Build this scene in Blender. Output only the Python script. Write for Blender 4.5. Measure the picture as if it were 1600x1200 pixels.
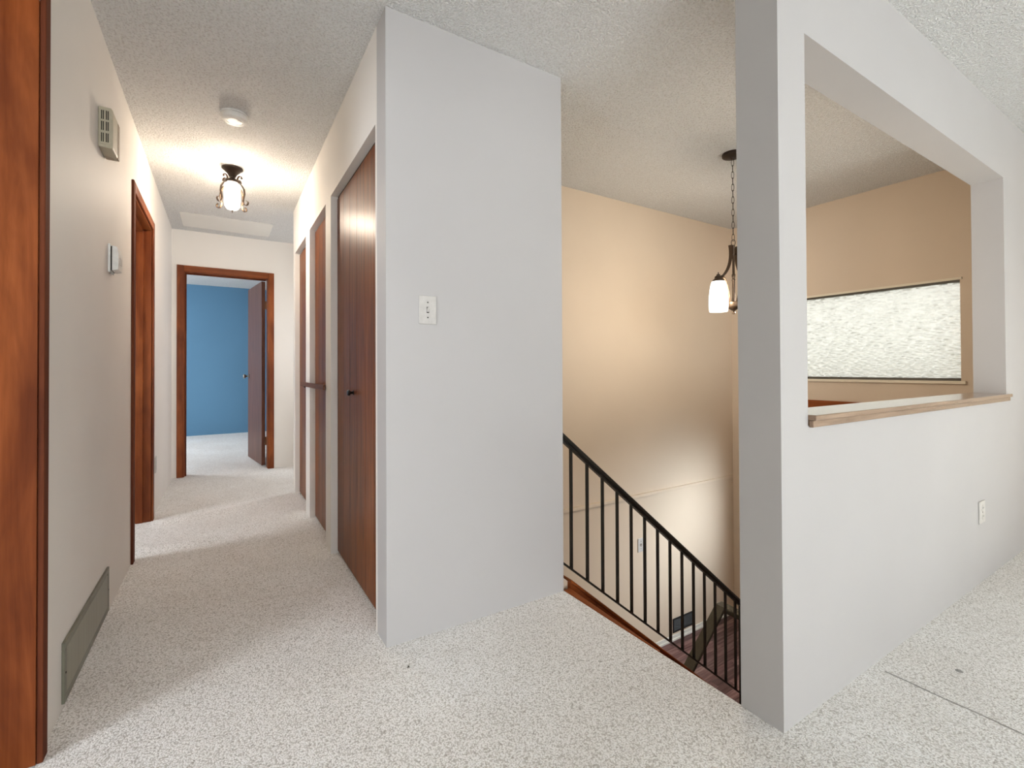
import bpy, bmesh, math, random
from mathutils import Vector, Matrix
random.seed(4)
S = bpy.context.scene
COL = S.collection
for o in list(bpy.data.objects):
    bpy.data.objects.remove(o, do_unlink=True)

# ------------------------------------------------------------------ camera
F_PX, YAW, PITCH, ROLL, CY, EYE = 728.9, 31.84, 0.524, -0.247, 570.24, 1.05
cd = bpy.data.cameras.new('camera'); cam = bpy.data.objects.new('camera', cd); COL.objects.link(cam)
cd.sensor_width = 36; cd.sensor_fit = 'HORIZONTAL'; cd.lens = F_PX / 1600 * 36
cd.shift_y = -(600 - CY) / 1600; cd.clip_start = 0.05; cd.clip_end = 100
ya, pi_, ro = (math.radians(v) for v in (YAW, PITCH, ROLL))
fw = Vector((math.sin(ya)*math.cos(pi_), math.cos(ya)*math.cos(pi_), math.sin(pi_)))
rt = Vector((math.cos(ya), -math.sin(ya), 0)); up = rt.cross(fw)
rt, up = rt*math.cos(ro) + up*math.sin(ro), -rt*math.sin(ro) + up*math.cos(ro)
M = Matrix((rt, up, -fw)).transposed().to_4x4(); M.translation = (0, 0, EYE)
cam.matrix_world = M
S.camera = cam

# ------------------------------------------------------------------ world, daylight, exposure
w = bpy.data.worlds.new('world'); S.world = w; w.use_nodes = True
nt = w.node_tree; bg = nt.nodes['Background']
tc = nt.nodes.new('ShaderNodeTexCoord'); sx = nt.nodes.new('ShaderNodeSeparateXYZ'); rp = nt.nodes.new('ShaderNodeValToRGB')
mr = nt.nodes.new('ShaderNodeMapRange'); mr.inputs[1].default_value = -1; mr.inputs[2].default_value = 1
nt.links.new(tc.outputs['Generated'], sx.inputs[0]); nt.links.new(sx.outputs[2], mr.inputs[0]); nt.links.new(mr.outputs[0], rp.inputs[0])
rp.color_ramp.elements[0].position = 0.48; rp.color_ramp.elements[0].color = (0.30, 0.30, 0.26, 1)
rp.color_ramp.elements[1].position = 0.53; rp.color_ramp.elements[1].color = (1.0, 0.99, 0.95, 1)
e = rp.color_ramp.elements.new(1.0); e.color = (0.80, 0.88, 1.0, 1)
nt.links.new(rp.outputs[0], bg.inputs[0]); bg.inputs[1].default_value = 1.05

def area(name, loc, direction, sx_, sy_, power, color, spread=180):
    l = bpy.data.lights.new(name, 'AREA'); l.shape = 'RECTANGLE'; l.size = sx_; l.size_y = sy_
    l.energy = power; l.color = color; l.spread = math.radians(spread)
    o = bpy.data.objects.new(name, l); COL.objects.link(o); o.location = loc
    o.rotation_euler = Vector(direction).to_track_quat('-Z', 'Z').to_euler()
    return o
DAY = (0.88, 0.93, 1.0)
area('daylight_living_back', (0.45, -3.93, 1.1), (0, 1, 0), 1.5, 1.9, 50, DAY)
area('daylight_living_side', (4.24, -2.85, 1.3), (-1, 0.25, 0), 1.7, 1.6, 9, (0.86, 0.94, 1.0))
area('daylight_bedroom', (-2.42, 7.5, 1.4), (1, 0, 0), 1.6, 1.3, 40, DAY)
area('daylight_bath', (-2.33, 3.28, 1.3), (1, 0.35, 0), 0.5, 0.9, 26, DAY)
area('fill_alcove', (1.42, 5.05, 1.4), (-1, 0, 0), 0.7, 1.0, 5, DAY)  # fill lamp added to brighten the hall end; no window here
area('fill_kitchen', (-2.92, 0.2, 1.4), (1, 0, 0), 1.4, 1.0, 40, DAY)  # fill lamp added in the unseen kitchen, which has no window
area('daylight_door_glass', (4.30, 1.72, -0.05), (-.62, .72, -0.32), 0.5, 1.0, 4.2, (0.80, 0.90, 1.0), 80)

sl_ = bpy.data.lights.new('sun', 'SUN'); sl_.energy = 17; sl_.angle = math.radians(1); sl_.color = (.92, .95, 1.0)  # sun added for its bounce off the floor onto the ceilings
sun = bpy.data.objects.new('sun', sl_); COL.objects.link(sun); sun.location = (2, -8, 8)
sun.rotation_euler = Vector((-.70, .55, -1.0)).to_track_quat('-Z', 'Y').to_euler()
vs = S.view_settings
S.display_settings.display_device = 'sRGB'
vs.view_transform = 'Standard'; vs.look = 'None'; vs.gamma = 1; vs.exposure = 1.0; vs.use_curve_mapping = False

# ------------------------------------------------------------------ materials
def lin(c):
    return tuple(((v/255)/12.92 if v/255 <= .04045 else ((v/255+.055)/1.055)**2.4) for v in c) + (1,)
def new_mat(name):
    m = bpy.data.materials.new(name); m.use_nodes = True
    return m, m.node_tree, m.node_tree.nodes['Principled BSDF']
def N(t, kind, **kw):
    n = t.nodes.new(kind)
    for k, v in kw.items():
        if k in n.inputs: n.inputs[k].default_value = v
        else: setattr(n, k, v)
    return n
def coords(t, scale=(1, 1, 1), rand=False):
    c = N(t, 'ShaderNodeTexCoord'); m = N(t, 'ShaderNodeMapping'); m.inputs['Scale'].default_value = scale
    t.links.new(c.outputs['Object'], m.inputs[0])
    if rand:
        oi = N(t, 'ShaderNodeObjectInfo'); mu = N(t, 'ShaderNodeMath', operation='MULTIPLY'); mu.inputs[1].default_value = 37.0
        t.links.new(oi.outputs['Random'], mu.inputs[0])
        cb = N(t, 'ShaderNodeCombineXYZ')
        for i in range(3): t.links.new(mu.outputs[0], cb.inputs[i])
        t.links.new(cb.outputs[0], m.inputs['Location'])
    return m.outputs[0]
def ramp(t, fac, stops):
    r = N(t, 'ShaderNodeValToRGB'); el = r.color_ramp.elements
    el[0].position, el[0].color = stops[0]; el[1].position, el[1].color = stops[-1]
    for p, c in stops[1:-1]:
        e = el.new(p); e.color = c
    t.links.new(fac, r.inputs[0]); return r.outputs[0]
def bump(t, b, h, strength, dist):
    n = N(t, 'ShaderNodeBump', Strength=strength, Distance=dist); t.links.new(h, n.inputs['Height']); t.links.new(n.outputs[0], b.inputs['Normal']); return n

def paint(name, rgb, rough=.6, tex=.12):
    m, t, b = new_mat(name)
    v = coords(t)
    n = N(t, 'ShaderNodeTexNoise', Scale=1.3, Detail=3.0); t.links.new(v, n.inputs['Vector'])
    c = lin(rgb); d = tuple(x*.955 for x in c[:3]) + (1,)
    t.links.new(ramp(t, n.outputs[0], [(.35, d), (.65, c)]), b.inputs['Base Color'])
    b.inputs['Roughness'].default_value = rough; b.inputs['Specular IOR Level'].default_value = .3
    n2 = N(t, 'ShaderNodeTexNoise', Scale=260.0, Detail=2.0); t.links.new(v, n2.inputs['Vector'])
    bump(t, b, n2.outputs[0], tex, .001)
    return m
def plain(name, rgb, rough=.5, metal=0., spec=.5):
    m, t, b = new_mat(name); v = coords(t)
    n = N(t, 'ShaderNodeTexNoise', Scale=40.0, Detail=2.0); t.links.new(v, n.inputs['Vector'])
    c = lin(rgb); d = tuple(x*.88 for x in c[:3]) + (1,)
    t.links.new(ramp(t, n.outputs[0], [(.3, d), (.7, c)]), b.inputs['Base Color'])
    b.inputs['Roughness'].default_value = rough; b.inputs['Metallic'].default_value = metal; b.inputs['Specular IOR Level'].default_value = spec
    return m
def wood(name, dark, mid, light, axis=2, rough=.35, scale=1.0, blotch=0., rand=False, grain=.5, coat=0.):
    m, t, b = new_mat(name)
    s = [26*scale]*3; s[axis] = 1.5*scale
    v = coords(t, tuple(s), rand)
    n = N(t, 'ShaderNodeTexNoise', Scale=1.0, Detail=6.0, Roughness=.65, Distortion=.7); t.links.new(v, n.inputs['Vector'])
    col = ramp(t, n.outputs[0], [(.28, lin(dark)), (.5, lin(mid)), (.74, lin(light))])
    if blotch:
        v2 = coords(t, tuple(1.6 if i == axis else 6.0 for i in range(3)), rand)
        n2 = N(t, 'ShaderNodeTexNoise', Scale=1.0, Detail=4.0, Roughness=.55, Distortion=.4); t.links.new(v2, n2.inputs['Vector'])
        k = ramp(t, n2.outputs[0], [(.40, (0, 0, 0, 1)), (.60, (1, 1, 1, 1))])
        mx = N(t, 'ShaderNodeMix', data_type='RGBA', blend_type='MULTIPLY'); mx.inputs[0].default_value = blotch
        t.links.new(col, mx.inputs[6])
        t.links.new(ramp(t, k, [(0, (.40, .32, .34, 1)), (1, (1, 1, 1, 1))]), mx.inputs[7]); col = mx.outputs[2]
    if rand:
        oi = N(t, 'ShaderNodeObjectInfo')
        mx = N(t, 'ShaderNodeMix', data_type='RGBA', blend_type='MULTIPLY'); mx.inputs[0].default_value = 1
        t.links.new(col, mx.inputs[6]); t.links.new(ramp(t, oi.outputs['Random'], [(0, (.6, .6, .6, 1)), (1, (1.25, 1.2, 1.2, 1))]), mx.inputs[7]); col = mx.outputs[2]
    t.links.new(col, b.inputs['Base Color'])
    b.inputs['Roughness'].default_value = rough; b.inputs['Specular IOR Level'].default_value = .14; b.inputs['Coat Weight'].default_value = coat; b.inputs['Coat Roughness'].default_value = .2
    bump(t, b, n.outputs[0], grain*.3, .0012)
    return m

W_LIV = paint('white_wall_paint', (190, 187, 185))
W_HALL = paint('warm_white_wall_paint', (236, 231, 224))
W_STAIR = paint('cream_wall_paint', (222, 203, 180))
W_BLUE = paint('blue_wall_paint', (92, 134, 164))
W_TRIM = paint('white_trim_paint', (225, 222, 214), .45)

def popcorn():
    m, t, b = new_mat('popcorn_ceiling'); v = coords(t)
    a = N(t, 'ShaderNodeTexNoise', Scale=105.0, Detail=3.0, Roughness=.6); t.links.new(v, a.inputs['Vector'])
    k = ramp(t, a.outputs[0], [(.40, (0, 0, 0, 1)), (.64, (1, 1, 1, 1))])
    t.links.new(ramp(t, a.outputs[0], [(.33, lin((222, 219, 214))), (.5, lin((246, 245, 242)))]), b.inputs['Base Color'])
    b.inputs['Roughness'].default_value = .95; b.inputs['Specular IOR Level'].default_value = .1
    bump(t, b, k, 1.0, .0075); return m
CEIL = popcorn()

def carpet():
    m, t, b = new_mat('berber_carpet'); v = coords(t)
    wv = N(t, 'ShaderNodeTexNoise', Scale=60.0, Detail=1.0); t.links.new(v, wv.inputs['Vector'])
    ad = N(t, 'ShaderNodeMix', data_type='RGBA', blend_type='LINEAR_LIGHT'); ad.inputs[0].default_value = .006
    t.links.new(v, ad.inputs[6]); t.links.new(wv.outputs['Color'], ad.inputs[7])
    vo = N(t, 'ShaderNodeTexVoronoi', Scale=200.0, Randomness=.85); t.links.new(ad.outputs[2], vo.inputs['Vector'])
    inv = N(t, 'ShaderNodeMath', operation='SUBTRACT'); inv.inputs[0].default_value = 1.0; t.links.new(vo.outputs['Distance'], inv.inputs[1])
    big = N(t, 'ShaderNodeTexNoise', Scale=2.2, Detail=4.0, Roughness=.6); t.links.new(v, big.inputs['Vector'])
    base = ramp(t, big.outputs[0], [(.3, lin((243, 240, 236))), (.65, lin((253, 252, 250)))])
    vals = N(t, 'ShaderNodeSeparateColor'); t.links.new(vo.outputs['Color'], vals.inputs[0])
    gap = ramp(t, vo.outputs['Distance'], [(.40, (1, 1, 1, 1)), (.75, (.62, .60, .57, 1))])  # shade between the loops, painted into the carpet colour
    mx = N(t, 'ShaderNodeMix', data_type='RGBA', blend_type='MULTIPLY'); mx.inputs[0].default_value = 1.0
    t.links.new(base, mx.inputs[6]); t.links.new(gap, mx.inputs[7])
    fl = ramp(t, vals.outputs[0], [(.0, (.62, .60, .57, 1)), (.11, (.97, .96, .95, 1)), (1., (1.0, 1.0, 1.0, 1))])
    mx2 = N(t, 'ShaderNodeMix', data_type='RGBA', blend_type='MULTIPLY'); mx2.inputs[0].default_value = 1.0
    t.links.new(mx.outputs[2], mx2.inputs[6]); t.links.new(fl, mx2.inputs[7])
    t.links.new(mx2.outputs[2], b.inputs['Base Color'])
    b.inputs['Roughness'].default_value = 1.0; b.inputs['Specular IOR Level'].default_value = .05
    b.inputs['Sheen Weight'].default_value = .15
    bump(t, b, inv.outputs[0], .7, .003); return m
CARPET = carpet()
SEAM = plain('carpet_seam_grey', (160, 157, 152), 1.0, 0, .05)  # plain grey of the seam line and the snag

JAMB = wood('orange_stained_fir', (118, 60, 28), (142, 76, 38), (164, 94, 50), 2, .38, .8, .75, grain=.25)
JAMB_H = wood('orange_stained_fir_crosswise', (118, 60, 28), (142, 76, 38), (164, 94, 50), 0, .38, .8, .4, grain=.25)
JAMB_Y = wood('orange_stained_fir_lengthwise', (120, 62, 30), (148, 80, 40), (168, 98, 52), 1, .38, .8, .3, grain=.25)
CASING = wood('dark_stained_casing', (78, 38, 22), (104, 54, 32), (126, 70, 42), 2, .75, 1.0, .3, grain=.2)
MAHOG = wood('mahogany_door_veneer', (82, 40, 12), (118, 62, 20), (146, 82, 32), 2, .36, 1.5, .25, False, .6, .0)
LEAFW = wood('brown_door_leaf_veneer', (82, 54, 44), (106, 72, 60), (124, 88, 74), 2, .4, 1.2, .1)
PLANK = wood('dark_cherry_laminate', (70, 50, 50), (112, 86, 84), (152, 128, 122), 0, .28, 1.2, 0, True, .3)
TREAD = wood('stair_oak', (110, 60, 30), (150, 84, 44), (176, 108, 62), 1, .4)
CAPW = wood('taupe_wood_cap', (104, 82, 66), (140, 114, 94), (166, 140, 116), 0, .25, 1.0, 0, False, .2, 1.0)
STICK = wood('dark_wood_stick', (80, 52, 40), (112, 76, 60), (140, 100, 82), 1, .5)
BLACK = plain('black_wrought_iron', (44, 42, 38), .42, .3)
OLIVE = plain('dark_olive_painted_rail', (66, 62, 52), .25)
BRONZE = plain('oil_rubbed_bronze', (84, 68, 54), .38, .7)
BRONZE_D = plain('dark_bronze', (58, 46, 38), .45, .6)
KNOB = plain('dark_knob', (36, 30, 28), .3, .5)
CHROME = plain('brushed_nickel', (150, 146, 140), .25, .9)
PLATE = plain('ivory_plastic_plate', (206, 202, 196), .4)
WHITEP = plain('white_plastic', (232, 230, 224), .45)
BEIGE = plain('beige_plastic_housing', (186, 177, 154), .45)
TAN = plain('tan_plastic_side', (168, 150, 128), .5)
DARK = plain('dark_slot', (44, 38, 30), .8)
GREENG = plain('grey_green_metal', (122, 120, 104), .4, .1)
GREENL = plain('grey_green_louver', (158, 155, 138), .35, .1)
GREEND = plain('grille_recess', (44, 43, 36), .7)
VBLACK = plain('black_register_metal', (38, 38, 38), .5, .2)
BRASSH = plain('bronze_hinge', (92, 66, 48), .35, .8)
GREYT = plain('window_gasket', (92, 86, 76), .5)
IVTRIM = paint('window_lit_ivory_trim', (238, 226, 204), .45)  # ivory made lighter to stand in for window light on the trim
EXTW = paint('pale_grey_paint', (200, 200, 196))

def frosted(name, em, strength, transp=.45):
    m = bpy.data.materials.new(name); m.use_nodes = True; t = m.node_tree; t.nodes.clear()
    out = N(t, 'ShaderNodeOutputMaterial'); v = coords(t)
    n = N(t, 'ShaderNodeTexNoise', Scale=18.0, Detail=2.0); t.links.new(v, n.inputs['Vector'])
    emn = N(t, 'ShaderNodeEmission', Strength=strength)
    t.links.new(ramp(t, n.outputs[0], [(.2, tuple(c*.85 for c in em) + (1,)), (.8, em + (1,))]), emn.inputs[0])
    tr = N(t, 'ShaderNodeBsdfTransparent'); mx = N(t, 'ShaderNodeMixShader'); mx.inputs[0].default_value = transp
    t.links.new(emn.outputs[0], mx.inputs[1]); t.links.new(tr.outputs[0], mx.inputs[2]); t.links.new(mx.outputs[0], out.inputs[0])
    return m
LAMPGLASS = frosted('lit_lantern_glass', (1.0, .93, .80), 2.4, .55)
SHADEGLASS = frosted('lit_opal_glass', (1.0, .96, .88), 2.2, .5)
AMBER = frosted('lantern_glass_outer', (1.0, .86, .62), .6, .75)

def hammered():
    m = bpy.data.materials.new('hammered_privacy_glass'); m.use_nodes = True; t = m.node_tree; t.nodes.clear()
    out = N(t, 'ShaderNodeOutputMaterial'); v = coords(t, (1, 26, 50))
    a = N(t, 'ShaderNodeTexVoronoi', Scale=1.0, feature='SMOOTH_F1', Randomness=1.0); a.inputs['Smoothness'].default_value = .5; t.links.new(v, a.inputs['Vector'])
    bp = N(t, 'ShaderNodeBump', Strength=1.0, Distance=.03); t.links.new(a.outputs['Distance'], bp.inputs['Height'])
    tl = N(t, 'ShaderNodeBsdfTranslucent'); tl.inputs[0].default_value = (.95, .95, .92, 1); t.links.new(bp.outputs[0], tl.inputs['Normal'])
    gl = N(t, 'ShaderNodeBsdfRefraction', Roughness=.08, IOR=1.35); gl.inputs[0].default_value = (1, 1, .97, 1); t.links.new(bp.outputs[0], gl.inputs['Normal'])
    mx = N(t, 'ShaderNodeMixShader'); mx.inputs[0].default_value = .5
    t.links.new(tl.outputs[0], mx.inputs[1]); t.links.new(gl.outputs[0], mx.inputs[2]); t.links.new(mx.outputs[0], out.inputs[0])
    return m
HAMMER = hammered()
def clear_glass():
    m = bpy.data.materials.new('clear_window_glass'); m.use_nodes = True; t = m.node_tree; t.nodes.clear()
    out = N(t, 'ShaderNodeOutputMaterial'); tr = N(t, 'ShaderNodeBsdfTransparent'); gl = N(t, 'ShaderNodeBsdfGlossy', Roughness=.02)
    tr.inputs[0].default_value = (.95, .98, .97, 1); mx = N(t, 'ShaderNodeMixShader'); mx.inputs[0].default_value = .06
    t.links.new(tr.outputs[0], mx.inputs[1]); t.links.new(gl.outputs[0], mx.inputs[2]); t.links.new(mx.outputs[0], out.inputs[0]); return m
CLEAR = clear_glass()

# ------------------------------------------------------------------ mesh helpers
def bx(bm, x0, x1, y0, y1, z0, z1):
    vs = [bm.verts.new((x, y, z)) for z in (z0, z1) for y in (y0, y1) for x in (x0, x1)]
    for f in ((0, 2, 3, 1), (4, 5, 7, 6), (0, 1, 5, 4), (2, 6, 7, 3), (0, 4, 6, 2), (1, 3, 7, 5)):
        bm.faces.new([vs[i] for i in f])
    return bm
def box(*a): return bx(bmesh.new(), *a)
def boxes(*bs):
    bm = bmesh.new()
    for b in bs: bx(bm, *b)
    return bm
def prism(bm, pts, axis, a, b):
    def mk(p, v):
        q = list(p); q.insert(axis, v); return bm.verts.new(q)
    A = [mk(p, a) for p in pts]; B = [mk(p, b) for p in pts]; n = len(pts)
    bm.faces.new(A); bm.faces.new(B[::-1])
    for i in range(n): bm.faces.new([A[i], B[i], B[(i+1) % n], A[(i+1) % n]])
    bmesh.ops.recalc_face_normals(bm, faces=bm.faces[:]); return bm
def sweep(bm, path, wax, w_, h_, closed=False):
    """rectangular strap along a path; width along the fixed axis wax, thickness h_ in the bend plane"""
    wax = Vector(wax).normalized(); P = [Vector(p) for p in path]; rings = []
    for i, p in enumerate(P):
        d = (P[min(i+1, len(P)-1)] - P[max(i-1, 0)]).normalized(); nrm = wax.cross(d).normalized()
        ww = w_[i] if isinstance(w_, (list, tuple)) else w_
        rings.append([bm.verts.new(p + wax*ww/2*a + nrm*h_/2*b) for a, b in ((-1, -1), (1, -1), (1, 1), (-1, 1))])
    for r, s in zip(rings, rings[1:]):
        for k in range(4): bm.faces.new([r[k], r[(k+1) % 4], s[(k+1) % 4], s[k]])
    bm.faces.new(rings[0][::-1]); bm.faces.new(rings[-1])
    bmesh.ops.recalc_face_normals(bm, faces=bm.faces[:]); return bm
def tube(bm, path, r, n=8, closed=False):
    P = [Vector(p) for p in path]; rings = []; m = len(P)
    ref = None
    for i, p in enumerate(P):
        a = P[(i+1) % m] if closed else P[min(i+1, m-1)]; b = P[(i-1) % m] if closed else P[max(i-1, 0)]
        d = (a-b).normalized()
        if ref is None:
            ref = d.orthogonal().normalized()
        ref = (ref - d*ref.dot(d)).normalized(); q = d.cross(ref); rr = r[i] if isinstance(r, (list, tuple)) else r
        rings.append([bm.verts.new(p + (ref*math.cos(2*math.pi*k/n) + q*math.sin(2*math.pi*k/n))*rr) for k in range(n)])
    pairs = list(zip(rings, rings[1:])) + ([(rings[-1], rings[0])] if closed else [])
    for r0, r1 in pairs:
        for k in range(n): bm.faces.new([r0[k], r0[(k+1) % n], r1[(k+1) % n], r1[k]])
    if not closed: bm.faces.new(rings[0][::-1]); bm.faces.new(rings[-1])
    bmesh.ops.recalc_face_normals(bm, faces=bm.faces[:]); return bm
def lathe(bm, prof, c, n=24, axis=2):
    rings = []
    def pt(r, h, a):
        u, v_ = r*math.cos(a), r*math.sin(a)
        return {2: (c[0]+u, c[1]+v_, c[2]+h), 0: (c[0]+h, c[1]+u, c[2]+v_), 1: (c[0]+u, c[1]+h, c[2]+v_)}[axis]
    for r, h in prof:
        if r < 1e-6: rings.append([bm.verts.new(pt(0, h, 0))])
        else: rings.append([bm.verts.new(pt(r, h, 2*math.pi*k/n)) for k in range(n)])
    for a, b in zip(rings, rings[1:]):
        for k in range(n):
            k2 = (k+1) % n
            if len(a) == 1 and len(b) == 1: continue
            if len(a) == 1: bm.faces.new([a[0], b[k], b[k2]])
            elif len(b) == 1: bm.faces.new([a[k], a[k2], b[0]])
            else: bm.faces.new([a[k], a[k2], b[k2], b[k]])
    bmesh.ops.recalc_face_normals(bm, faces=bm.faces[:]); return bm

def wloc(o):
    v = Vector((0, 0, 0))
    while o: v += o.location; o = o.parent
    return v
def mesh(name, bm, mat):
    bmesh.ops.recalc_face_normals(bm, faces=bm.faces[:])
    me = bpy.data.meshes.new(name); bm.to_mesh(me); bm.free(); me.materials.append(mat); return me
def link(name, me, parent=None, loc=(0, 0, 0)):
    o = bpy.data.objects.new(name, me); COL.objects.link(o); o.location = loc; o.parent = parent; return o
def part(name, bm, mat, parent=None, smooth=False, bevel=0., pivot=None):
    """bm is in world coordinates; the object's origin sits at pivot (default: the parent's origin)"""
    base = wloc(parent) if parent else Vector((0, 0, 0))
    piv = Vector(pivot) if pivot else base
    for v in bm.verts: v.co -= piv
    me = mesh(name, bm, mat)
    if smooth:
        for p in me.polygons: p.use_smooth = True
    o = link(name, me, parent, piv - base)
    if bevel:
        md = o.modifiers.new('bevel', 'BEVEL'); md.width = bevel; md.segments = 2; md.limit_method = 'ANGLE'
    if smooth:
        md = o.modifiers.new('edges', 'EDGE_SPLIT'); md.split_angle = math.radians(38)
    return o
def tag(o, label, cat, group=None, kind=None):
    o['label'] = label; o['category'] = cat
    if group: o['group'] = group
    if kind: o['kind'] = kind
    return o
def thing(name, label, cat, loc=(0, 0, 0), group=None, kind=None):
    o = bpy.data.objects.new(name, None); COL.objects.link(o); o.location = loc; o.empty_display_size = .05
    return tag(o, label, cat, group, kind)
def struct(name, bm, mat, label, cat, bevel=0.):
    return tag(part(name, bm, mat, None, False, bevel), label, cat, None, 'structure')

# ------------------------------------------------------------------ the measured plan (metres)
H = 2.44
XL, XC, YS, XE, YP, XX = -.421, .528, 1.756, 1.372, 2.794, 4.318
YW, YB, YF, YBL, YCE = .737, .867, 5.615, 9.10, 4.47
LAND, LOW = -1.36, -2.72
T = .12

# ------------------------------------------------------------------ floors
def carpet_floor():
    bm = bmesh.new()
    # buckled hallway carpet: a fine grid with two soft ridges running out of the bathroom doorway
    x0, x1, y0, y1, st = XL-.0, XC+.035, 1.60, 5.70, .022
    nx = int((x1-x0)/st)+1; ny = int((y1-y0)/st)+1
    def hz(x, y):
        h = 0
        for ym, amp, wd in ((3.44, .024, .050), (4.02, .024, .055)):
            t = max(0, x+.16); yc = ym + .55*t
            fade = max(0, 1-(x-XL)/1.05)**.8
            h += amp*fade*math.exp(-((y-yc)/wd)**2)
        h += .0025*math.sin(x*7+y*3.1)*math.sin(y*4.3+1)*max(0, min(1, (y-2.0)*2))*max(0, min(1, (5.5-y)*3))
        return max(h, -.004)
    g = [[bm.verts.new((x0+(x1-x0)*i/nx, y0+(y1-y0)*j/ny, 0 if i in (0, nx) or j in (0, ny) and False else hz(x0+(x1-x0)*i/nx, y0+(y1-y0)*j/ny))) for i in range(nx+1)] for j in range(ny+1)]
    for j in range(ny):
        for i in range(nx): bm.faces.new([g[j][i], g[j][i+1], g[j+1][i+1], g[j+1][i]])
    def q(a, b, c, d):
        bm.faces.new([bm.verts.new((a, c, 0)), bm.verts.new((b, c, 0)), bm.verts.new((b, d, 0)), bm.verts.new((a, d, 0))])
    q(XL-.12, XE, -4, 1.60); q(x1, XE, 1.60, YS+.02)
    q(XE, XX, -4, YW+.02)
    q(XL-.12, x0, 3.2, 4.2)
    q(x1, 1.45, 4.30, 5.70)
    q(-2.55, 1.6, 5.70, YBL+.02)
    q(x1, 1.25, 1.86, 4.36)
    # rounded carpet lip along the top of the stairs
    n = 5
    pr = [(XE, 0)] + [(XE+.012*math.sin(a*math.pi/2/n), -.012+.012*math.cos(a*math.pi/2/n)) for a in range(1, n+1)] + [(XE+.012, -.03)]
    for (xa, za), (xb, zb) in zip(pr, pr[1:]):
        bm.faces.new([bm.verts.new((xa, YB-.0, za)), bm.verts.new((xb, YB, zb)), bm.verts.new((xb, YS+.002, zb)), bm.verts.new((xa, YS+.002, za))])
    bmesh.ops.remove_doubles(bm, verts=bm.verts[:], dist=.0004)
    bmesh.ops.recalc_face_normals(bm, faces=bm.faces[:])
    me = bpy.data.meshes.new('floor'); bm.to_mesh(me); bm.free(); me.materials.append(CARPET)
    for p in me.polygons: p.use_smooth = True
    o = link('floor', me); return tag(o, 'pale berber loop carpet running through the hall and living room', 'carpet', None, 'structure')
floor = carpet_floor()
sm = bmesh.new()
for i in range(24):
    y = .70 - i*.04; a = 1.946 + .002*math.sin(i*1.3); b = 1.946 + .002*math.sin((i+1)*1.3); wd = .0017 if i < 9 else .0009
    bx(sm, min(a, b)-wd, max(a, b)+wd, y-.04, y, -.004, .0012)
part('carpet_seam', sm, SEAM, floor)
part('carpet_snag', lathe(bmesh.new(), [(0, .004), (.006, .003), (.011, .0005), (.012, -.002)], (2.165, .565, 0), 9), SEAM, floor)
struct('floor_base', boxes((XL-.12, XE, -4, YF, -.26, -.035), (XE, XX, -4, YW, -.26, -.035), (-2.55, 1.6, YF, YBL, -.26, -.035)), EXTW, 'floor deck under the hall carpet', 'floor')
struct('floor_bath', box(-2.4, XL-.12, 2.95, 5.2, -.03, -.002), WHITEP, 'pale floor of the bathroom off the hall', 'floor')
struct('floor_kitchen', box(-3.0, XL-.12, -4, 2.8, -.03, -.002), WHITEP, 'pale floor of the kitchen off the hall', 'floor')

fl = thing('floor_landing', 'dark cherry plank floor of the entry landing below the railing', 'floor', (2.86, YB, LAND), None, 'structure')
part('subfloor', boxes((2.90, XX, YB, YP, LAND-.2, LAND-.012)), DARK, fl)
row = 0.074; ny = int((YP-YB)/row)+1; plank_cache = {}
for j in range(ny):
    y0 = YB + j*row; y1 = min(YP, y0+row)
    if y1-y0 < .01: continue
    x = 2.90; first = True
    while x < XX-.01:
        L = round((.18 + .12*random.randint(0, 3)) if first else .48, 3); first = False
        x2 = min(XX, x+L); key = (round(x2-x, 3), round(y1-y0, 3))
        if key not in plank_cache:
            b = box(.0006, x2-x-.0006, .0006, y1-y0-.0006, -.012, 0); plank_cache[key] = mesh('plank', b, PLANK)
        link('plank', plank_cache[key], fl, (x-2.86, y0-YB, 0)); x = x2

# ------------------------------------------------------------------ ceiling
struct('ceiling', boxes((-3.1, XX+.15, -4.12, YBL+.12, H, H+.08)), CEIL, 'white popcorn textured ceiling over hall and stairwell', 'ceiling')
# attic hatch
hx = thing('trim_1', 'flush attic hatch panel in the hall ceiling before the end wall', 'attic hatch', (.045, 5.2, H), None, 'structure')
part('hatch_panel', box(-.32, .41, 4.97, 5.435, H-.006, H-.0005), W_TRIM, hx, bevel=.001)
for a in ((-.345, -.32, 4.945, 5.46), (.41, .435, 4.945, 5.46), (-.32, .41, 4.945, 4.97), (-.32, .41, 5.435, 5.46)):
    part('hatch_trim', box(a[0], a[1], a[2], a[3], H-.004, H-.0005), CEIL, hx, bevel=.001)

# ------------------------------------------------------------------ walls
def wall_y(x0, x1, y0, y1, z0, z1, holes):
    """wall slab long in y with holes (ya, yb, za, zb)"""
    bm = bmesh.new(); y = y0
    for ya, yb, za, zb in sorted(holes):
        if ya > y: bx(bm, x0, x1, y, ya, z0, z1)
        if za > z0: bx(bm, x0, x1, ya, yb, z0, za)
        if zb < z1: bx(bm, x0, x1, ya, yb, zb, z1)
        y = yb
    if y < y1: bx(bm, x0, x1, y, y1, z0, z1)
    return bm
def wall_x(x0, x1, y0, y1, z0, z1, holes):
    bm = bmesh.new(); x = x0
    for xa, xb, za, zb in sorted(holes):
        if xa > x: bx(bm, x, xa, y0, y1, z0, z1)
        if za > z0: bx(bm, xa, xb, y0, y1, z0, za)
        if zb < z1: bx(bm, xa, xb, y0, y1, zb, z1)
        x = xb
    if x < x1: bx(bm, x, x1, y0, y1, z0, z1)
    return bm
struct('wall_left', wall_y(XL-T, XL, -4, YF, -.03, H, [(.83, 1.75, -.03, 2.07), (3.285, 4.115, -.03, 2.05)]), W_HALL, 'warm white hall wall with the doorbell chime and thermostat', 'wall')
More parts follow.
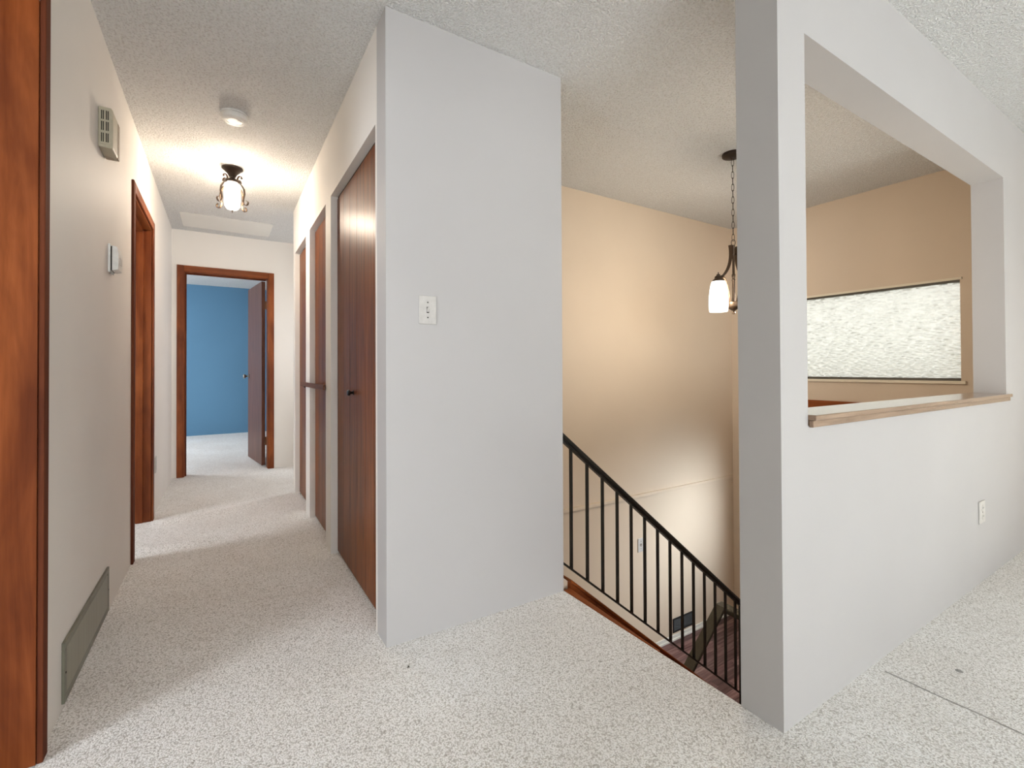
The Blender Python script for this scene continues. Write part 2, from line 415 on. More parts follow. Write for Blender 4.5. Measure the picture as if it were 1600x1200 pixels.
struct('wall_far', wall_x(XL-T, 1.45, YF, YF+T, -.03, H, [(-.335, .427, -.03, 2.046)]), W_HALL, 'warm white end wall around the open bedroom doorway', 'wall')
struct('wall_closet', wall_y(XC, XC+.035, YS+T, YCE, -.03, H, [(1.898, 2.817, -.03, 2.05), (2.973, 3.577, -.03, 2.05), (3.756, 4.36, -.03, 2.05)]), W_HALL, 'hall wall with three brown closet doors', 'wall')
struct('wall_closet_inner', wall_y(XC+.035, XC+.115, YS+T, YCE, -.03, H, [(1.898, 2.817, -.03, 2.05), (2.973, 3.577, -.03, 2.05), (3.756, 4.36, -.03, 2.05)]), W_HALL, 'inner face of the closet wall behind the brown doors', 'wall')
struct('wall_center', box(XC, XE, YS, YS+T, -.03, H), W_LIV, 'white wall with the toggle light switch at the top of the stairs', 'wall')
struct('wall_closet_end', boxes((XC+.115, 1.45, YCE-.10, YCE, -.03, H), (1.25, XE-.002, YS+T, YCE-.10, -.03, H)), W_HALL, 'wall closing off the closets behind the brown doors', 'wall')
struct('wall_alcove', box(1.45, 1.55, YCE-.10, YF+T, -.03, H), W_HALL, 'wall at the end of the alcove beyond the closets', 'wall')
struct('wall_back', boxes((1.25, XX, YP, YP+T, LOW, H), (1.25, XE-.002, YS+T, YP, LOW, -.03)), W_STAIR, 'tall cream stairwell wall behind the black railing', 'wall')
struct('wall_right', wall_y(XX, XX+.15, -4, YP+T, LOW, H, [(-3.2, -.85, .5, 2.1), (1.097, 2.55, .955, 1.66)]) if False else
       boxes((XX, XX+.15, -4, -3.75, LOW, H), (XX, XX+.15, -3.75, -.85, LOW, .5), (XX, XX+.15, -3.75, -.85, 2.1, H),
             (XX, XX+.15, -.85, 1.097, LOW, H), (XX, XX+.15, 1.097, 2.55, 1.66, H), (XX, XX+.15, 1.097, 1.25, LOW, .955),
             (XX, XX+.15, 1.25, 2.18, .68, .955), (XX, XX+.15, 1.25, 2.55, LOW, LAND), (XX, XX+.15, 2.18, 2.55, LAND, .955),
             (XX, XX+.15, 2.55, YP+T, LOW, H)),
       W_STAIR, 'cream front wall of the stairwell with the frosted window', 'wall')
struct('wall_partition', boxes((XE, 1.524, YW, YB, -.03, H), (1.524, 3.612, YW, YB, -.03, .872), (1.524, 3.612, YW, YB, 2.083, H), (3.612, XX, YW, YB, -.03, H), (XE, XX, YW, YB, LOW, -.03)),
       W_LIV, 'white half wall with a post and a pass-through opening over the stairs', 'wall')
struct('wall_living_back', wall_x(XL-T, XX+.15, -4.12, -4, -.03, H, [(-.3, 1.3, .10, 2.12)]), W_LIV, 'living room wall with the large window', 'wall')
struct('wall_blue', boxes((-2.55, 1.6, YBL, YBL+T, -.03, H)), W_BLUE, 'blue painted bedroom wall seen through the open door', 'wall')
struct('wall_bedroom_sides', boxes((-2.67, -2.55, YF, 6.6, -.03, H), (-2.67, -2.55, 8.4, YBL+T, -.03, H), (-2.67, -2.55, 6.6, 8.4, -.03, .7), (-2.67, -2.55, 6.6, 8.4, 2.1, H),
        (1.6, 1.7, YF, YBL+T, -.03, H), (-2.55, XL-T, YF, YF+T, -.03, H)), W_LIV, 'white side walls of the bedroom', 'wall')
struct('wall_bath', boxes((-2.5, -2.4, 2.95, 5.3, -.03, H), (-2.4, XL-T, 2.85, 2.95, -.03, H), (-2.4, XL-T, 5.2, 5.3, -.03, H)), W_LIV, 'white walls of the bathroom off the hall', 'wall')
struct('wall_kitchen', boxes((-3.1, -3.0, -4, 2.85, -.03, H), (-3.1, XL-T, -4.12, -4, -.03, H)), W_LIV, 'white walls of the kitchen off the hall', 'wall')

# ledge along the stairwell wall
struct('trim_2', box(XE, XX-.03, YP-.014, YP, -.036, -.008), W_STAIR, 'thin cream ledge along the stairwell wall at floor level', 'trim', .003)
struct('baseboard_back', boxes((2.92, XX, YP-.012, YP, LAND, LAND+.042), (2.92, XX, YP-.024, YP-.012, LAND, LAND+.016)), W_TRIM, 'low white baseboard on the stairwell wall at the landing', 'baseboard', .002)

# ------------------------------------------------------------------ kitchen doorway frame (wood at the photo's left edge)
k = thing('trim_3', 'wide orange-brown stained wooden door jamb beside the hall entrance', 'door jamb', (XL, 1.75, 0), None, 'structure')
part('jamb', box(XL-T-.01, XL-.0005, 1.735, 1.75, 0, 2.055), JAMB, k, bevel=.0015)
part('casing', box(XL, XL+.013, 1.738, 1.778, 0, 2.11), CASING, k, bevel=.002)
part('head_jamb', box(XL-T-.01, XL-.0005, .845, 1.735, 2.055, 2.07), JAMB_Y, k)
part('jamb', box(XL-T-.01, XL-.0005, .83, .845, 0, 2.055), JAMB, k, bevel=.0015)
part('casing', box(XL, XL+.013, .79, .842, 0, 2.11), CASING, k, bevel=.003)
part('head_casing', box(XL, XL+.013, .842, 1.738, 2.06, 2.11), JAMB_Y, k, bevel=.003)

# ------------------------------------------------------------------ bathroom doorway (left wall of the hall)
d = thing('door_1', 'orange-brown stained wood frame of the doorway in the hall side wall', 'door frame', (XL, 3.7, 0), None, 'structure')
ya, yb, zt = 3.285, 4.115, 2.05
part('jamb', box(XL-T-.01, XL-.0005, ya, ya+.018, 0, zt-.018), JAMB, d, bevel=.001)
part('jamb', box(XL-T-.01, XL-.0005, yb-.018, yb, 0, zt-.018), JAMB, d, bevel=.001)
part('head_jamb', box(XL-T-.01, XL-.0005, ya, yb, zt-.018, zt), JAMB_Y, d, bevel=.001)
part('door_stop', box(XL-.085, XL-.045, yb-.030, yb-.018, 0, zt-.018), JAMB, d, bevel=.002)
part('door_stop', box(XL-.085, XL-.045, ya+.018, ya+.030, 0, zt-.018), JAMB, d, bevel=.002)
part('door_stop', box(XL-.085, XL-.045, ya+.030, yb-.030, zt-.030, zt-.018), JAMB_Y, d, bevel=.002)
part('casing', box(XL, XL+.012, ya-.045, ya+.010, 0, zt+.045), CASING, d, bevel=.003)
part('casing', box(XL, XL+.012, yb-.010, yb+.045, 0, zt+.045), JAMB, d, bevel=.003)
part('head_casing', box(XL, XL+.012, ya+.010, yb-.010, zt-.010, zt+.045), JAMB_Y, d, bevel=.003)

# ------------------------------------------------------------------ bedroom doorway and open leaf
d = thing('door_2', 'open brown bedroom door in an orange-brown wood frame at the hall end', 'door', (.045, YF, 0), None, 'structure')
xa, xb, zt = -.335, .427, 2.046
part('jamb', box(xa, xa+.018, YF+.0005, YF+T+.01, 0, zt-.018), JAMB, d, bevel=.001)
part('jamb', box(xb-.018, xb, YF+.0005, YF+T+.01, 0, zt-.018), JAMB, d, bevel=.001)
part('head_jamb', box(xa, xb, YF+.0005, YF+T+.01, zt-.018, zt), JAMB_H, d, bevel=.001)
part('door_stop', box(xa+.018, xa+.030, YF+.05, YF+.085, 0, zt-.018), CASING, d)
part('door_stop', box(xa+.030, xb-.030, YF+.05, YF+.085, zt-.030, zt-.018), CASING, d)
part('casing', box(xa-.045, xa+.012, YF-.013, YF, 0, zt+.045), JAMB, d, bevel=.003)
part('casing', box(xb-.012, xb+.045, YF-.013, YF, 0, zt+.045), JAMB, d, bevel=.003)
part('head_casing', box(xa+.012, xb-.012, YF-.013, YF, zt-.012, zt+.045), JAMB_H, d, bevel=.003)
hp = Vector((.398, YF+T+.012, 0)); ang = math.radians(98)      # hinge and opening angle
leaf = part('leaf', box(0, .715, -.0, .036, .018, 2.018), LEAFW, None, bevel=.002)
leaf.parent = d; leaf.location = hp - Vector((.045, YF, 0)); leaf.rotation_euler = (0, 0, ang)
def leafpart(name, bm, mat, smooth=False):
    me = mesh(name, bm, mat); o = link(name, me, leaf)
    if smooth:
        for p in me.polygons: p.use_smooth = True
    return o
kb = [(0, 0), (.026, 0), (.026, .006), (.010, .010), (.009, .032), (.022, .040), (.026, .052), (.020, .062), (0, .065)]
leafpart('door_knob', lathe(bmesh.new(), [(r, h+.036) for r, h in kb], (.655, 0, .98), 20, 1), CHROME, True)
leafpart('door_knob', lathe(bmesh.new(), [(r, -h) for r, h in kb], (.655, 0, .98), 20, 1), CHROME, True)
leafpart('latch_plate', box(.715, .7165, .006, .030, .94, 1.02), CHROME)
for z in (.28, 1.76): part('hinge', boxes((.392, .410, YF+T+.006, YF+T+.016, z-.045, z+.045)), BRASSH, d)

# ------------------------------------------------------------------ closets
def knob(parent, y, z, x=XC+.035, r=.016, ln=.030):
    return part('knob', lathe(bmesh.new(), [(0, -ln), (r*.75, -ln), (r, -ln+.006), (r*.95, -ln+.012), (r*.45, -ln+.017), (r*.4, -.004), (r*.9, 0), (0, 0)], (x, y, z), 16, 0), KNOB, parent, True)
def leafmesh(y0, y1, grooves):
    bm = bmesh.new(); x0, x1 = XC+.036, XC+.066; n = grooves; w_ = (y1-y0)/n
    for i in range(n):
        bx(bm, x0, x1, y0+i*w_+(.0012 if i else 0), y0+(i+1)*w_-(.0012 if i < n-1 else 0), .015, 2.035)
        if i < n-1: bx(bm, x0+.002, x1, y0+(i+1)*w_-.0012, y0+(i+1)*w_+.0012, .015, 2.035)
    return bm
c1 = thing('door_3', 'mahogany bifold closet door beside the white switch wall', 'closet door', (XC, 2.36, 0), None, 'structure')
l1 = part('leaf', leafmesh(1.901, 2.3565, 3), MAHOG, c1); l2 = part('leaf', leafmesh(2.3595, 2.814, 3), MAHOG, c1)
knob(l2, 2.43, .935)
part('track', box(XC+.04, XC+.062, 1.90, 2.815, 2.036, 2.049), DARK, c1)
c2 = thing('door_4', 'middle mahogany closet door holding the near end of the wooden bar', 'closet door', (XC, 3.27, 0), None, 'structure')
l = part('leaf', leafmesh(2.976, 3.574, 4), MAHOG, c2); knob(l, 3.005, .945, XC+.035, .017, .045)
c3 = thing('door_5', 'narrow mahogany closet door next to the hall end, holding the bar end', 'closet door', (XC, 4.06, 0), None, 'structure')
l = part('leaf', leafmesh(3.759, 4.357, 4), MAHOG, c3); knob(l, 3.80, .935, XC+.035, .017, .045)
bar = tag(part('wooden_bar', boxes((XC-.024, XC-.012, 2.92, 3.86, .930, .962)), STICK, None, False, .004, (XC-.018, 3.4, .946)),
          'brown wooden bar laid across the knobs of two closet doors', 'bar')

# ------------------------------------------------------------------ stairs
st = thing('staircase', 'wooden stair flight from the carpeted floor down to the landing', 'staircase', (XE, 1.3, 0))
RUN, RISE, Y0, Y1 = .238, .1943, YB+.002, 1.772
part('nosing', prism(bmesh.new(), [(XE+.0125, 1.20), (XE+.020, 1.20), (XE+.050, Y1), (XE+.0125, Y1)], 2, -.030, -.004), JAMB_Y, st, bevel=.003)
for i in range(7):
    x = XE+.014+RUN*i; z = -RISE*i - (.018 if i else 0); zn = -RISE*(i+1) - .018 if i < 6 else LAND
    part('riser', box(x, x+.012, Y0, Y1, zn, z-.034), TREAD, st)
    if i < 6: part('tread', box(x+.0125, x+RUN+.008, Y0, Y1, zn-.028, zn), TREAD, st, bevel=.005)
SL = .810
def zs(x): return .071 - .833*(x-1.387)
def slope(bm, xa, xb, y0, y1, top, bot, ztop=zs):
    return prism(bm, [(xa, ztop(xa)+top), (xb, ztop(xb)+top), (xb, ztop(xb)+bot), (xa, ztop(xa)+bot)], 1, y0, y1)
part('stringer', slope(bmesh.new(), XE+.058, 2.90, 1.778, 1.800, -.018, -.175), JAMB_H, st, bevel=.002)
part('stringer_cap', slope(bmesh.new(), XE+.058, 2.90, 1.768, 1.872, 0, -.018), JAMB_H, st, bevel=.004)
part('stringer_moulding', slope(bmesh.new(), XE+.058, 2.90, 1.770, 1.778, -.052, -.064), CASING, st)
part('stair_knee_wall', slope(bmesh.new(), XE+.002, 2.90, 1.800, 1.862, -.018, -.5), W_STAIR, st)
lf = thing('lower_staircase', 'stair flight from the landing down to the lower floor', 'staircase', (2.9, 2.4, LAND))
for i in range(6):
    x = 2.90-RUN*i; z = LAND-RISE*i
    part('riser', box(x-.015, x, 1.90, YP-.002, z-RISE, z-.03), TREAD, lf)
    part('tread', box(x-RUN-.01, x-.016, 1.90, YP-.002, z-RISE-.028, z-RISE), TREAD, lf)
struct('floor_lower', box(1.25, XX, YB, YP+T, LOW-.05, LOW), PLANK, 'floor of the lower level at the foot of the stairs', 'floor')

# ------------------------------------------------------------------ black iron railing
r = thing('stair_railing', 'black iron stair railing with thin square balusters above the landing', 'railing', (1.38, 1.83, 0))
def zr(x): return .722 - .822*(x-1.437)          # top of the handrail
def zb_(x): return .092 - .803*(x-1.437)         # top of the bottom bar
part('handrail', slope(bmesh.new(), XE+.002, 2.909, 1.806, 1.854, 0, -.026, zr), BLACK, r, bevel=.006)
part('rail_channel', slope(bmesh.new(), XE+.002, 2.905, 1.817, 1.843, -.026, -.040, zr), BLACK, r)
part('bottom_bar', slope(bmesh.new(), XE+.002, 2.905, 1.818, 1.842, 0, -.012, zb_), BLACK, r)
for i in range(14):
    x = 1.480 + .1045*i; zt, zb = zr(x)-.036, zb_(x)-.004
    me = mesh('baluster', box(-.0063, .0063, -.0063, .0063, 0, zt-zb), BLACK); link('baluster', me, r, (x-1.38, 0, zb))
part('post', box(2.892, 2.912, 1.820, 1.840, LAND+.006, zr(2.9)-.02), BLACK, r)
part('post_foot', boxes((2.872, 2.932, 1.80, 1.86, LAND, LAND+.006)), BLACK, r)
# lower handrail
lr = thing('lower_handrail', 'wide dark flat handrail starting at the landing behind the railing', 'handrail', (2.97, 2.0, LAND))
part('level_cap', box(2.935, 3.01, 1.845, 2.045, -.635, -.60), OLIVE, lr, bevel=.006)
sl2 = .90
part('sloped_cap', prism(bmesh.new(), [(2.935, -.602), (1.65, -.602-sl2*1.285), (1.65, -.637-sl2*1.285), (2.935, -.637)], 1, 1.972, 2.045), OLIVE, lr, bevel=.005)
part('newel_post', box(1.70, 1.73, 1.99, 2.025, LOW, -.637-sl2*1.22), OLIVE, lr)

# ------------------------------------------------------------------ pass-through sill
s = thing('trim_4', 'taupe wooden sill capping the half wall of the pass-through', 'sill', (1.524, YW, .9), None, 'structure')
part('sill_cap', box(1.527, 3.63, YW-.022, YB+.012, .889, .906), CAPW, s, bevel=.003)
part('sill_apron', box(1.527, 3.625, YW-.014, YW-.0005, .868, .8885), CAPW, s, bevel=.002)
part('sill_core', box(1.527, 3.609, YW+.0005, YB-.0005, .873, .8885), CAPW, s)

# ------------------------------------------------------------------ transom window over the front door
wn = thing('window_1', 'frosted hammered glass transom window in the stairwell front wall', 'window', (XX, 1.8, .955), None, 'structure')
part('pane', box(XX+.030, XX+.036, 1.10, 2.547, .965, 1.65), HAMMER, wn)
part('frame_rail', box(XX+.012, XX+.05, 1.098, 2.549, 1.642, 1.6595), GREYT, wn)
part('frame_rail', box(XX+.012, XX+.05, 1.098, 2.549, .9555, .974), GREYT, wn)
part('frame_stile', box(XX+.012, XX+.05, 2.53, 2.549, .974, 1.642), GREYT, wn)
part('head_trim', box(XX-.012, XX-.0005, 1.085, 2.56, 1.655, 1.672), IVTRIM, wn, bevel=.002)
part('window_sill', box(XX-.022, XX-.0005, 1.07, 2.57, .934, .956), IVTRIM, wn, bevel=.003)
# front door and sidelight (below the sill line)
fd = thing('door_6', 'brown front door with orange-brown wood head trim under the transom window', 'door', (XX, 1.72, LAND), None, 'structure')
part('leaf', boxes((XX+.05, XX+.095, 1.27, 1.44, LAND+.01, .66), (XX+.05, XX+.095, 2.0, 2.16, LAND+.01, .66), (XX+.05, XX+.095, 1.44, 2.0, LAND+.01, -.58), (XX+.05, XX+.095, 1.44, 2.0, .50, .66)), MAHOG, fd)
part('door_glass', box(XX+.07, XX+.076, 1.441, 1.999, -.579, .499), CLEAR, fd)
part('jamb', box(XX+.001, XX+.15, 1.251, 1.269, LAND, .66), JAMB, fd); part('jamb', box(XX+.001, XX+.15, 2.161, 2.179, LAND, .66), JAMB, fd)
part('head_jamb', box(XX+.001, XX+.15, 1.251, 2.179, .661, .679), JAMB_Y, fd)
part('head_casing', box(XX-.018, XX-.0005, 1.17, 2.62, .69, .775), JAMB_Y, fd, bevel=.003)
part('casing', box(XX-.018, XX-.0005, 1.18, 1.255, LAND, .69), JAMB, fd, bevel=.003)
part('casing', box(XX-.018, XX-.0005, 2.18, 2.255, LAND, .69), JAMB, fd, bevel=.003)
lv = part('door_knob', lathe(bmesh.new(), [(0, -.06), (.024, -.055), (.027, -.04), (.010, -.03), (.010, 0), (0, 0)], (XX+.05, 2.10, LAND+.98), 16, 0), CHROME, fd, True)
# living room windows behind the viewer, bedroom window
for nm, lab, fr, pane, mul in (
    ('window_2', 'large living room window', [(-.3, 1.3, -4.1, -4.02, .10, .15), (-.3, 1.3, -4.1, -4.02, 2.07, 2.12), (-.3, -.25, -4.1, -4.02, .15, 2.07), (1.25, 1.3, -4.1, -4.02, .15, 2.07)], (-.25, 1.25, -4.065, -4.06, .15, 2.07), (.48, .52, -4.1, -4.02, .15, 2.07)),
    ('window_3', 'side living room window', [(XX+.02, XX+.12, -3.75, -.85, .5, .55), (XX+.02, XX+.12, -3.75, -.85, 2.05, 2.1), (XX+.02, XX+.12, -3.75, -3.70, .55, 2.05), (XX+.02, XX+.12, -.9, -.85, .55, 2.05)], (XX+.065, XX+.07, -3.70, -.9, .55, 2.05), (XX+.02, XX+.12, -2.32, -2.28, .55, 2.05)),
    ('window_4', 'bedroom window', [(-2.66, -2.57, 6.6, 8.4, .7, .75), (-2.66, -2.57, 6.6, 8.4, 2.05, 2.1), (-2.66, -2.57, 6.6, 6.65, .75, 2.05), (-2.66, -2.57, 8.35, 8.4, .75, 2.05)], (-2.62, -2.615, 6.65, 8.35, .75, 2.05), (-2.66, -2.57, 7.48, 7.52, .75, 2.05))):
    wo = thing(nm, 'white framed ' + lab, 'window', fr[0][::2], None, 'structure')
    for f in fr: part('frame_bar', box(*f), W_TRIM, wo)
    part('mullion', box(*mul), W_TRIM, wo); part('pane', box(*pane), CLEAR, wo)

struct('roof_sun_block', box(XX+.16, 6.9, -.6, 3.6, 2.62, 2.75), EXTW, 'unseen roof slab added to keep sun off the front door', 'roof')  # added out of view to block sun from the door glass and transom

# ------------------------------------------------------------------ hall lantern (ceiling light)
LX, LY = .057, 3.724
hl = thing('ceiling_lantern', 'dark bronze scrolled lantern with a glowing glass cylinder on the hall ceiling', 'ceiling light', (LX, LY, H))
part('canopy', lathe(bmesh.new(), [(0, 0), (.064, 0), (.064, -.008), (.056, -.014), (.030, -.042), (.022, -.060), (0, -.060)], (LX, LY, H), 28), BRONZE_D, hl, True)
part('neck', lathe(bmesh.new(), [(.018, -.058), (.020, -.072), (.038, -.082), (.052, -.096), (.052, -.104), (0, -.104)], (LX, LY, H), 24), BRONZE_D, hl, True)
part('glass_cylinder', lathe(bmesh.new(), [(.046, -.105), (.049, -.12), (.050, -.22), (.047, -.262), (.034, -.282), (.012, -.288), (0, -.288)], (LX, LY, H), 28), LAMPGLASS, hl, True)
part('finial', lathe(bmesh.new(), [(0, -.288), (.006, -.290), (.004, -.296), (.0015, -.310), (0, -.311)], (LX, LY, H), 10), BRONZE, hl, True)
part('bulb', lathe(bmesh.new(), [(.010, -.104), (.012, -.13), (0, -.13)], (LX, LY, H), 14), WHITEP, hl, True)
def scroll(cx, cz, r0, a0, a1, n=10, shrink=.55):
    return [(cx + r0*(1-(1-shrink)*i/n)*math.cos(a0+(a1-a0)*i/n), cz + r0*(1-(1-shrink)*i/n)*math.sin(a0+(a1-a0)*i/n)) for i in range(n+1)]
prof = list(reversed(scroll(.062, -.078, .021, -math.pi*.80, -math.pi*2.15)))            # upper scroll
prof += [(.050, -.108), (.074, -.125), (.094, -.155), (.098, -.188), (.091, -.215), (.086, -.232), (.090, -.247)]
prof += scroll(.112, -.247, .021, -math.pi*.98, math.pi*.45)                       # lower scroll
for kq in range(4):
    a = math.radians(46 + 90*kq); ca, sa = math.cos(a), math.sin(a)
    part('scroll_arm', sweep(bmesh.new(), [(LX+p*ca, LY+p*sa, H+q) for p, q in prof], (-sa, ca, 0), .012, .0042), BRONZE, hl)
pl = bpy.data.lights.new('lantern_bulb_light', 'POINT'); pl.energy = 18; pl.color = (1.0, .85, .68); pl.shadow_soft_size = .045
o = bpy.data.objects.new('lantern_bulb_light', pl); COL.objects.link(o); o.parent = hl; o.location = (0, 0, -.245)

# ------------------------------------------------------------------ smoke detector
sdv = thing('smoke_detector', 'round white smoke detector on the hall ceiling', 'smoke detector', (.055, 2.93, H))
part('mounting_base', lathe(bmesh.new(), [(0, -.0005), (.066, -.0005), (.068, -.004), (.068, -.011), (.064, -.012), (0, -.012)], (.055, 2.93, H), 36), WHITEP, sdv, True)
cvr = part('cover', lathe(bmesh.new(), [(.0, -.012), (.063, -.012), (.065, -.016), (.062, -.034), (.055, -.040), (.040, -.041), (.039, -.039), (.036, -.039), (.035, -.0415), (0, -.0425)], (.055, 2.93, H), 36), WHITEP, sdv, True)
part('test_button', lathe(bmesh.new(), [(.010, -.042), (.010, -.0445), (0, -.045)], (.075, 2.915, H), 16), PLATE, cvr, True)

# ------------------------------------------------------------------ doorbell chime
ch = thing('doorbell_chime', 'beige slotted doorbell chime box high on the hall wall', 'doorbell chime', (XL, 2.52, 1.94))
y0, y1, z0, z1, xf = 2.43, 2.565, 1.945, 2.105, XL+.046
part('housing', prism(bmesh.new(), [(XL+.0005, z0), (xf-.004, z0-.004), (xf, z0), (xf, z1-.010), (xf-.006, z1), (XL+.0005, z1)], 1, y0, y1), BEIGE, ch, bevel=.003)
gp = part('grille_panel', box(XL+.006, xf-.006, y0-.003, y0, z0+.010, z1-.008), BEIGE, ch, bevel=.001)
for cx in (.012, .0175, .0265, .032):
    for zz in (z0+.018, z0+.064, z0+.108):
        part('slot', box(XL+cx-.0017, XL+cx+.0017, y0-.0036, y0-.0029, zz, zz+.036), DARK, gp)
part('end_cap', box(XL+.004, xf+.002, y1-.03, y1+.003, z0-.003, z1-.014), TAN, ch, bevel=.003)

# ------------------------------------------------------------------ thermostat
th = thing('thermostat', 'small white thermostat on the hall wall below the chime', 'thermostat', (XL, 2.69, 1.485))
part('back_plate', box(XL, XL+.008, 2.630, 2.735, 1.480, 1.602), WHITEP, th, bevel=.002)
part('gap', box(XL+.008, XL+.0125, 2.64, 2.728, 1.49, 1.594), DARK, th)
part('cover', prism(bmesh.new(), [(XL+.0125, 1.487), (XL+.034, 1.494), (XL+.036, 1.56), (XL+.030, 1.592), (XL+.0125, 1.598)], 1, 2.637, 2.730), WHITEP, th, bevel=.002)
part('dial_window', box(XL+.0352, XL+.037, 2.66, 2.71, 1.52, 1.55), PLATE, th)
part('slide_lever', box(XL+.008, XL+.016, 2.645, 2.655, 1.470, 1.482), CHROME, th)

# ------------------------------------------------------------------ return-air grille
va = thing('return_air_grille', 'long grey-green metal return-air grille low on the hall wall', 'vent', (XL, 2.30, .02))
y0, y1, z0, z1 = 1.966, 2.634, .020, .208; e_ = .024
part('recess', box(XL, XL+.002, y0+e_, y1-e_, z0+e_, z1-e_), GREEND, va)
for a in ((y0, y1, z1-e_, z1), (y0, y1, z0, z0+e_), (y0, y0+e_, z0+e_, z1-e_), (y1-e_, y1, z0+e_, z1-e_)):
    part('frame_bar', box(XL, XL+.008, *a), GREENG, va, bevel=.0015)
sm_ = bmesh.new(); prism(sm_, [(0, 0), (.0055, -.0034), (.0062, -.0026), (.0007, .0008)], 1, 0, y1-y0-2*e_); slat = mesh('slat', sm_, GREENL)
nsl = 22
for i in range(nsl): link('slat', slat, va, (.002, y0+e_-2.30, z0+e_+.0045+(z1-z0-2*e_-.004)*i/nsl-.02))
for y in (y0+.011, y1-.011): part('screw', lathe(bmesh.new(), [(0, .0095), (.003, .0092), (.0036, .008), (0, .008)], (XL, y, .112), 10, 0), DARK, va)

# ------------------------------------------------------------------ switches and outlets
def plate_y(name, label, cat, x, y, z, w_, h_, kind):
    t = thing(name, label, cat, (x, y, z))
    part('plate', box(x-w_/2, x+w_/2, y-.006, y-.0002, z-h_/2, z+h_/2), PLATE, t, bevel=.003)
    if kind == 'switch':
        part('slot', box(x-.005, x+.005, y-.0066, y-.0058, z-.012, z+.012), DARK, t)
        part('toggle', prism(bmesh.new(), [(y-.006, z-.009), (y-.016, z+.004), (y-.015, z+.010), (y-.006, z+.005)], 0, x-.0042, x+.0042), PLATE, t, bevel=.0008)
        for dz in (-.030, .030): part('screw', lathe(bmesh.new(), [(0, -.0072), (.0025, -.007), (.003, -.006), (0, -.006)], (x, y, z+dz), 10, 1), DARK, t)
    else:
        for dz in (-.020, .020):
            rc = part('receptacle', lathe(bmesh.new(), [(0, -.0082), (.0150, -.008), (.0165, -.006), (0, -.006)], (x, y, z+dz), 20, 1), PLATE, t, True)
            for dx in (-.006, .006): part('slot', box(x+dx-.001, x+dx+.001, y-.0086, y-.0080, z+dz-.002, z+dz+.006), DARK, rc)
        part('screw', lathe(bmesh.new(), [(0, -.0072), (.0025, -.007), (.003, -.006), (0, -.006)], (x, y, z), 10, 1), DARK, t)
    return t
plate_y('light_switch', 'ivory toggle light switch on the white wall beside the closets', 'light switch', .694, YS, 1.287, .073, .113, 'switch')
plate_y('light_switch', 'ivory light switch on the cream stairwell wall behind the railing', 'light switch', 3.008, YP, -.440, .072, .115, 'switch')
plate_y('wall_outlet', 'white outlet on the half wall above the living room carpet', 'outlet', 3.160, YW, .341, .086, .108, 'outlet')
ol = thing('wall_outlet', 'white outlet on the hall wall next to the side doorway', 'outlet', (XL, 4.33, .355))
part('plate', box(XL+.0002, XL+.006, 4.295, 4.365, .297, .413), PLATE, ol, bevel=.002)
for dz in (-.02, .02):
    part('receptacle', lathe(bmesh.new(), [(0, .008), (.015, .0078), (.0165, .006), (0, .006)], (XL, 4.33, .355+dz), 18, 0), PLATE, ol, True)

# black floor-level register on the stairwell wall
vb = thing('wall_register', 'black slatted register on the stairwell wall above the landing', 'vent', (3.555, YP, LAND+.055))
x0, x1, z0, z1 = 3.405, 3.705, -1.302, -1.178
part('recess', box(x0+.014, x1-.014, YP-.002, YP-.0002, z0+.014, z1-.014), DARK, vb)
for a in ((x0, x1, z1-.014, z1), (x0, x1, z0, z0+.014), (x0, x0+.014, z0+.014, z1-.014), (x1-.014, x1, z0+.014, z1-.014)):
    part('frame_bar', box(a[0], a[1], YP-.007, YP-.0002, a[2], a[3]), VBLACK, vb, bevel=.001)
sb = mesh('slat', prism(bmesh.new(), [(0, 0), (-.0045, -.004), (-.0052, -.003), (-.0007, .001)], 0, 0, x1-x0-.028), VBLACK)
for i in range(9): link('slat', sb, vb, (x0+.014-3.555, -.0022, z0+.022+.0108*i-(LAND+.055)))

# ------------------------------------------------------------------ stairwell pendant
PX, PY = 2.806, 1.80
pd = thing('pendant_light', 'bronze pendant light with white glass shades hanging over the stairs', 'pendant light', (PX, PY, H))
part('canopy', lathe(bmesh.new(), [(0, 0), (.062, 0), (.064, -.006), (.062, -.018), (.050, -.024), (.014, -.027), (.010, -.040), (0, -.040)], (PX, PY, H), 32), BRONZE_D, pd, True)
zc0, zc1 = 2.402, 1.875; nl = 13; step = (zc0-zc1)/nl
for i in range(nl):
    z = zc0 - step*(i+.5); hh = step*.62; rr = .0075
    pts = [(rr*math.cos(t), hh*math.sin(t)) for t in [2*math.pi*q/14 for q in range(14)]]
    aa = math.radians(25 if i % 2 else 115)
    part('chain_link', tube(bmesh.new(), [(PX+u*math.cos(aa), PY+u*math.sin(aa), z+v_) for u, v_ in pts], .0017, 6, True), BRONZE_D, pd, True)
part('loop', tube(bmesh.new(), [(PX+.013*math.cos(2*math.pi*q/16)*.85, PY-.013*math.cos(2*math.pi*q/16)*.5, 1.862+.020*math.sin(2*math.pi*q/16)) for q in range(16)], .0022, 6, True), BRONZE_D, pd, True)
part('stem', lathe(bmesh.new(), [(0, 1.845), (.010, 1.845), (.010, 1.835), (.0075, 1.83), (.0075, 1.66), (.011, 1.655), (.011, 1.642), (.008, 1.636), (.008, 1.625), (.012, 1.620), (.009, 1.615), (.009, 1.475), (0, 1.475)], (PX, PY, 0), 16), BRONZE, pd, True)
part('cup', lathe(bmesh.new(), [(0, 1.478), (.040, 1.478), (.044, 1.474), (.044, 1.448), (.040, 1.442), (.022, 1.430), (.009, 1.422), (0, 1.422)], (PX, PY, 0), 28), BRONZE, pd, True)
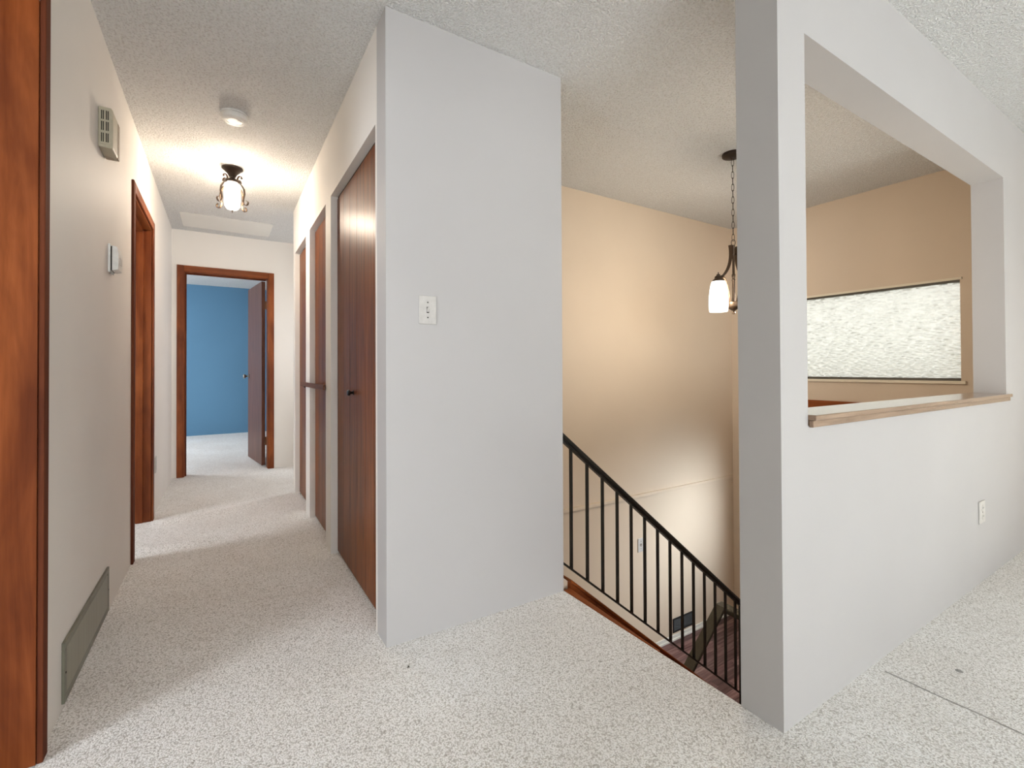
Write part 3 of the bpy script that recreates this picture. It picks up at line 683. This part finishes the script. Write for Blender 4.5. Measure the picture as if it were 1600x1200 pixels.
part('finial', lathe(bmesh.new(), [(.008, 1.423), (.004, 1.415), (.010, 1.408), (.010, 1.403), (0, 1.398)], (PX, PY, 0), 16), BRONZE, pd, True)
part('crossbar', box(PX-.03, PX+.03, PY-.003, PY+.003, 1.786, 1.792), BRONZE_D, pd)
R_ = .160
for sgn in (-1, 1):
    X_ = lambda u: PX + sgn*u
    def bez(p0, p1, p2, p3, n=14):
        return [tuple((1-t)**3*a+3*(1-t)**2*t*b+3*(1-t)*t*t*c+t**3*d_ for a, b, c, d_ in zip(p0, p1, p2, p3)) for t in [i/n for i in range(n+1)]]
    up_ = bez((.036, 1.842), (.016, 1.78), (.030, 1.68), (.135, 1.622)); up_ = [(X_(u), PY, z) for u, z in up_]
    part('upper_arm', sweep(bmesh.new(), up_, (0, 1, 0), .022, .0035), BRONZE, pd)
    lo = bez((.138, 1.634), (.080, 1.640), (.062, 1.53), (.040, 1.470)); lo = [(X_(u), PY, z) for u, z in lo]
    part('lower_arm', sweep(bmesh.new(), lo, (0, 1, 0), .020, .0035), BRONZE, pd)
    c = (X_(R_), PY, 0)
    part('socket_cup', lathe(bmesh.new(), [(0, 1.640), (.010, 1.640), (.012, 1.632), (.020, 1.628), (.024, 1.612), (.034, 1.606), (.036, 1.592), (0, 1.592)], c, 22), BRONZE, pd, True)
    part('thumb_screw', lathe(bmesh.new(), [(0, 1.655), (.003, 1.652), (.003, 1.640), (0, 1.640)], c, 8), BRONZE_D, pd)
    sh = part('glass_shade', lathe(bmesh.new(), [(.030, 1.598), (.040, 1.594), (.046, 1.575), (.052, 1.540), (.057, 1.490), (.058, 1.455), (.055, 1.415), (.053, 1.405)], c, 30), SHADEGLASS, pd, True)
    md = sh.modifiers.new('thick', 'SOLIDIFY'); md.thickness = .003; md.offset = -1
    ld = bpy.data.lights.new('pendant_bulb_light', 'POINT'); ld.energy = 20; ld.color = (1.0, .86, .68); ld.shadow_soft_size = .035
    o = bpy.data.objects.new('pendant_bulb_light', ld); COL.objects.link(o); o.parent = pd; o.location = (sgn*R_, 0, 1.50-H)
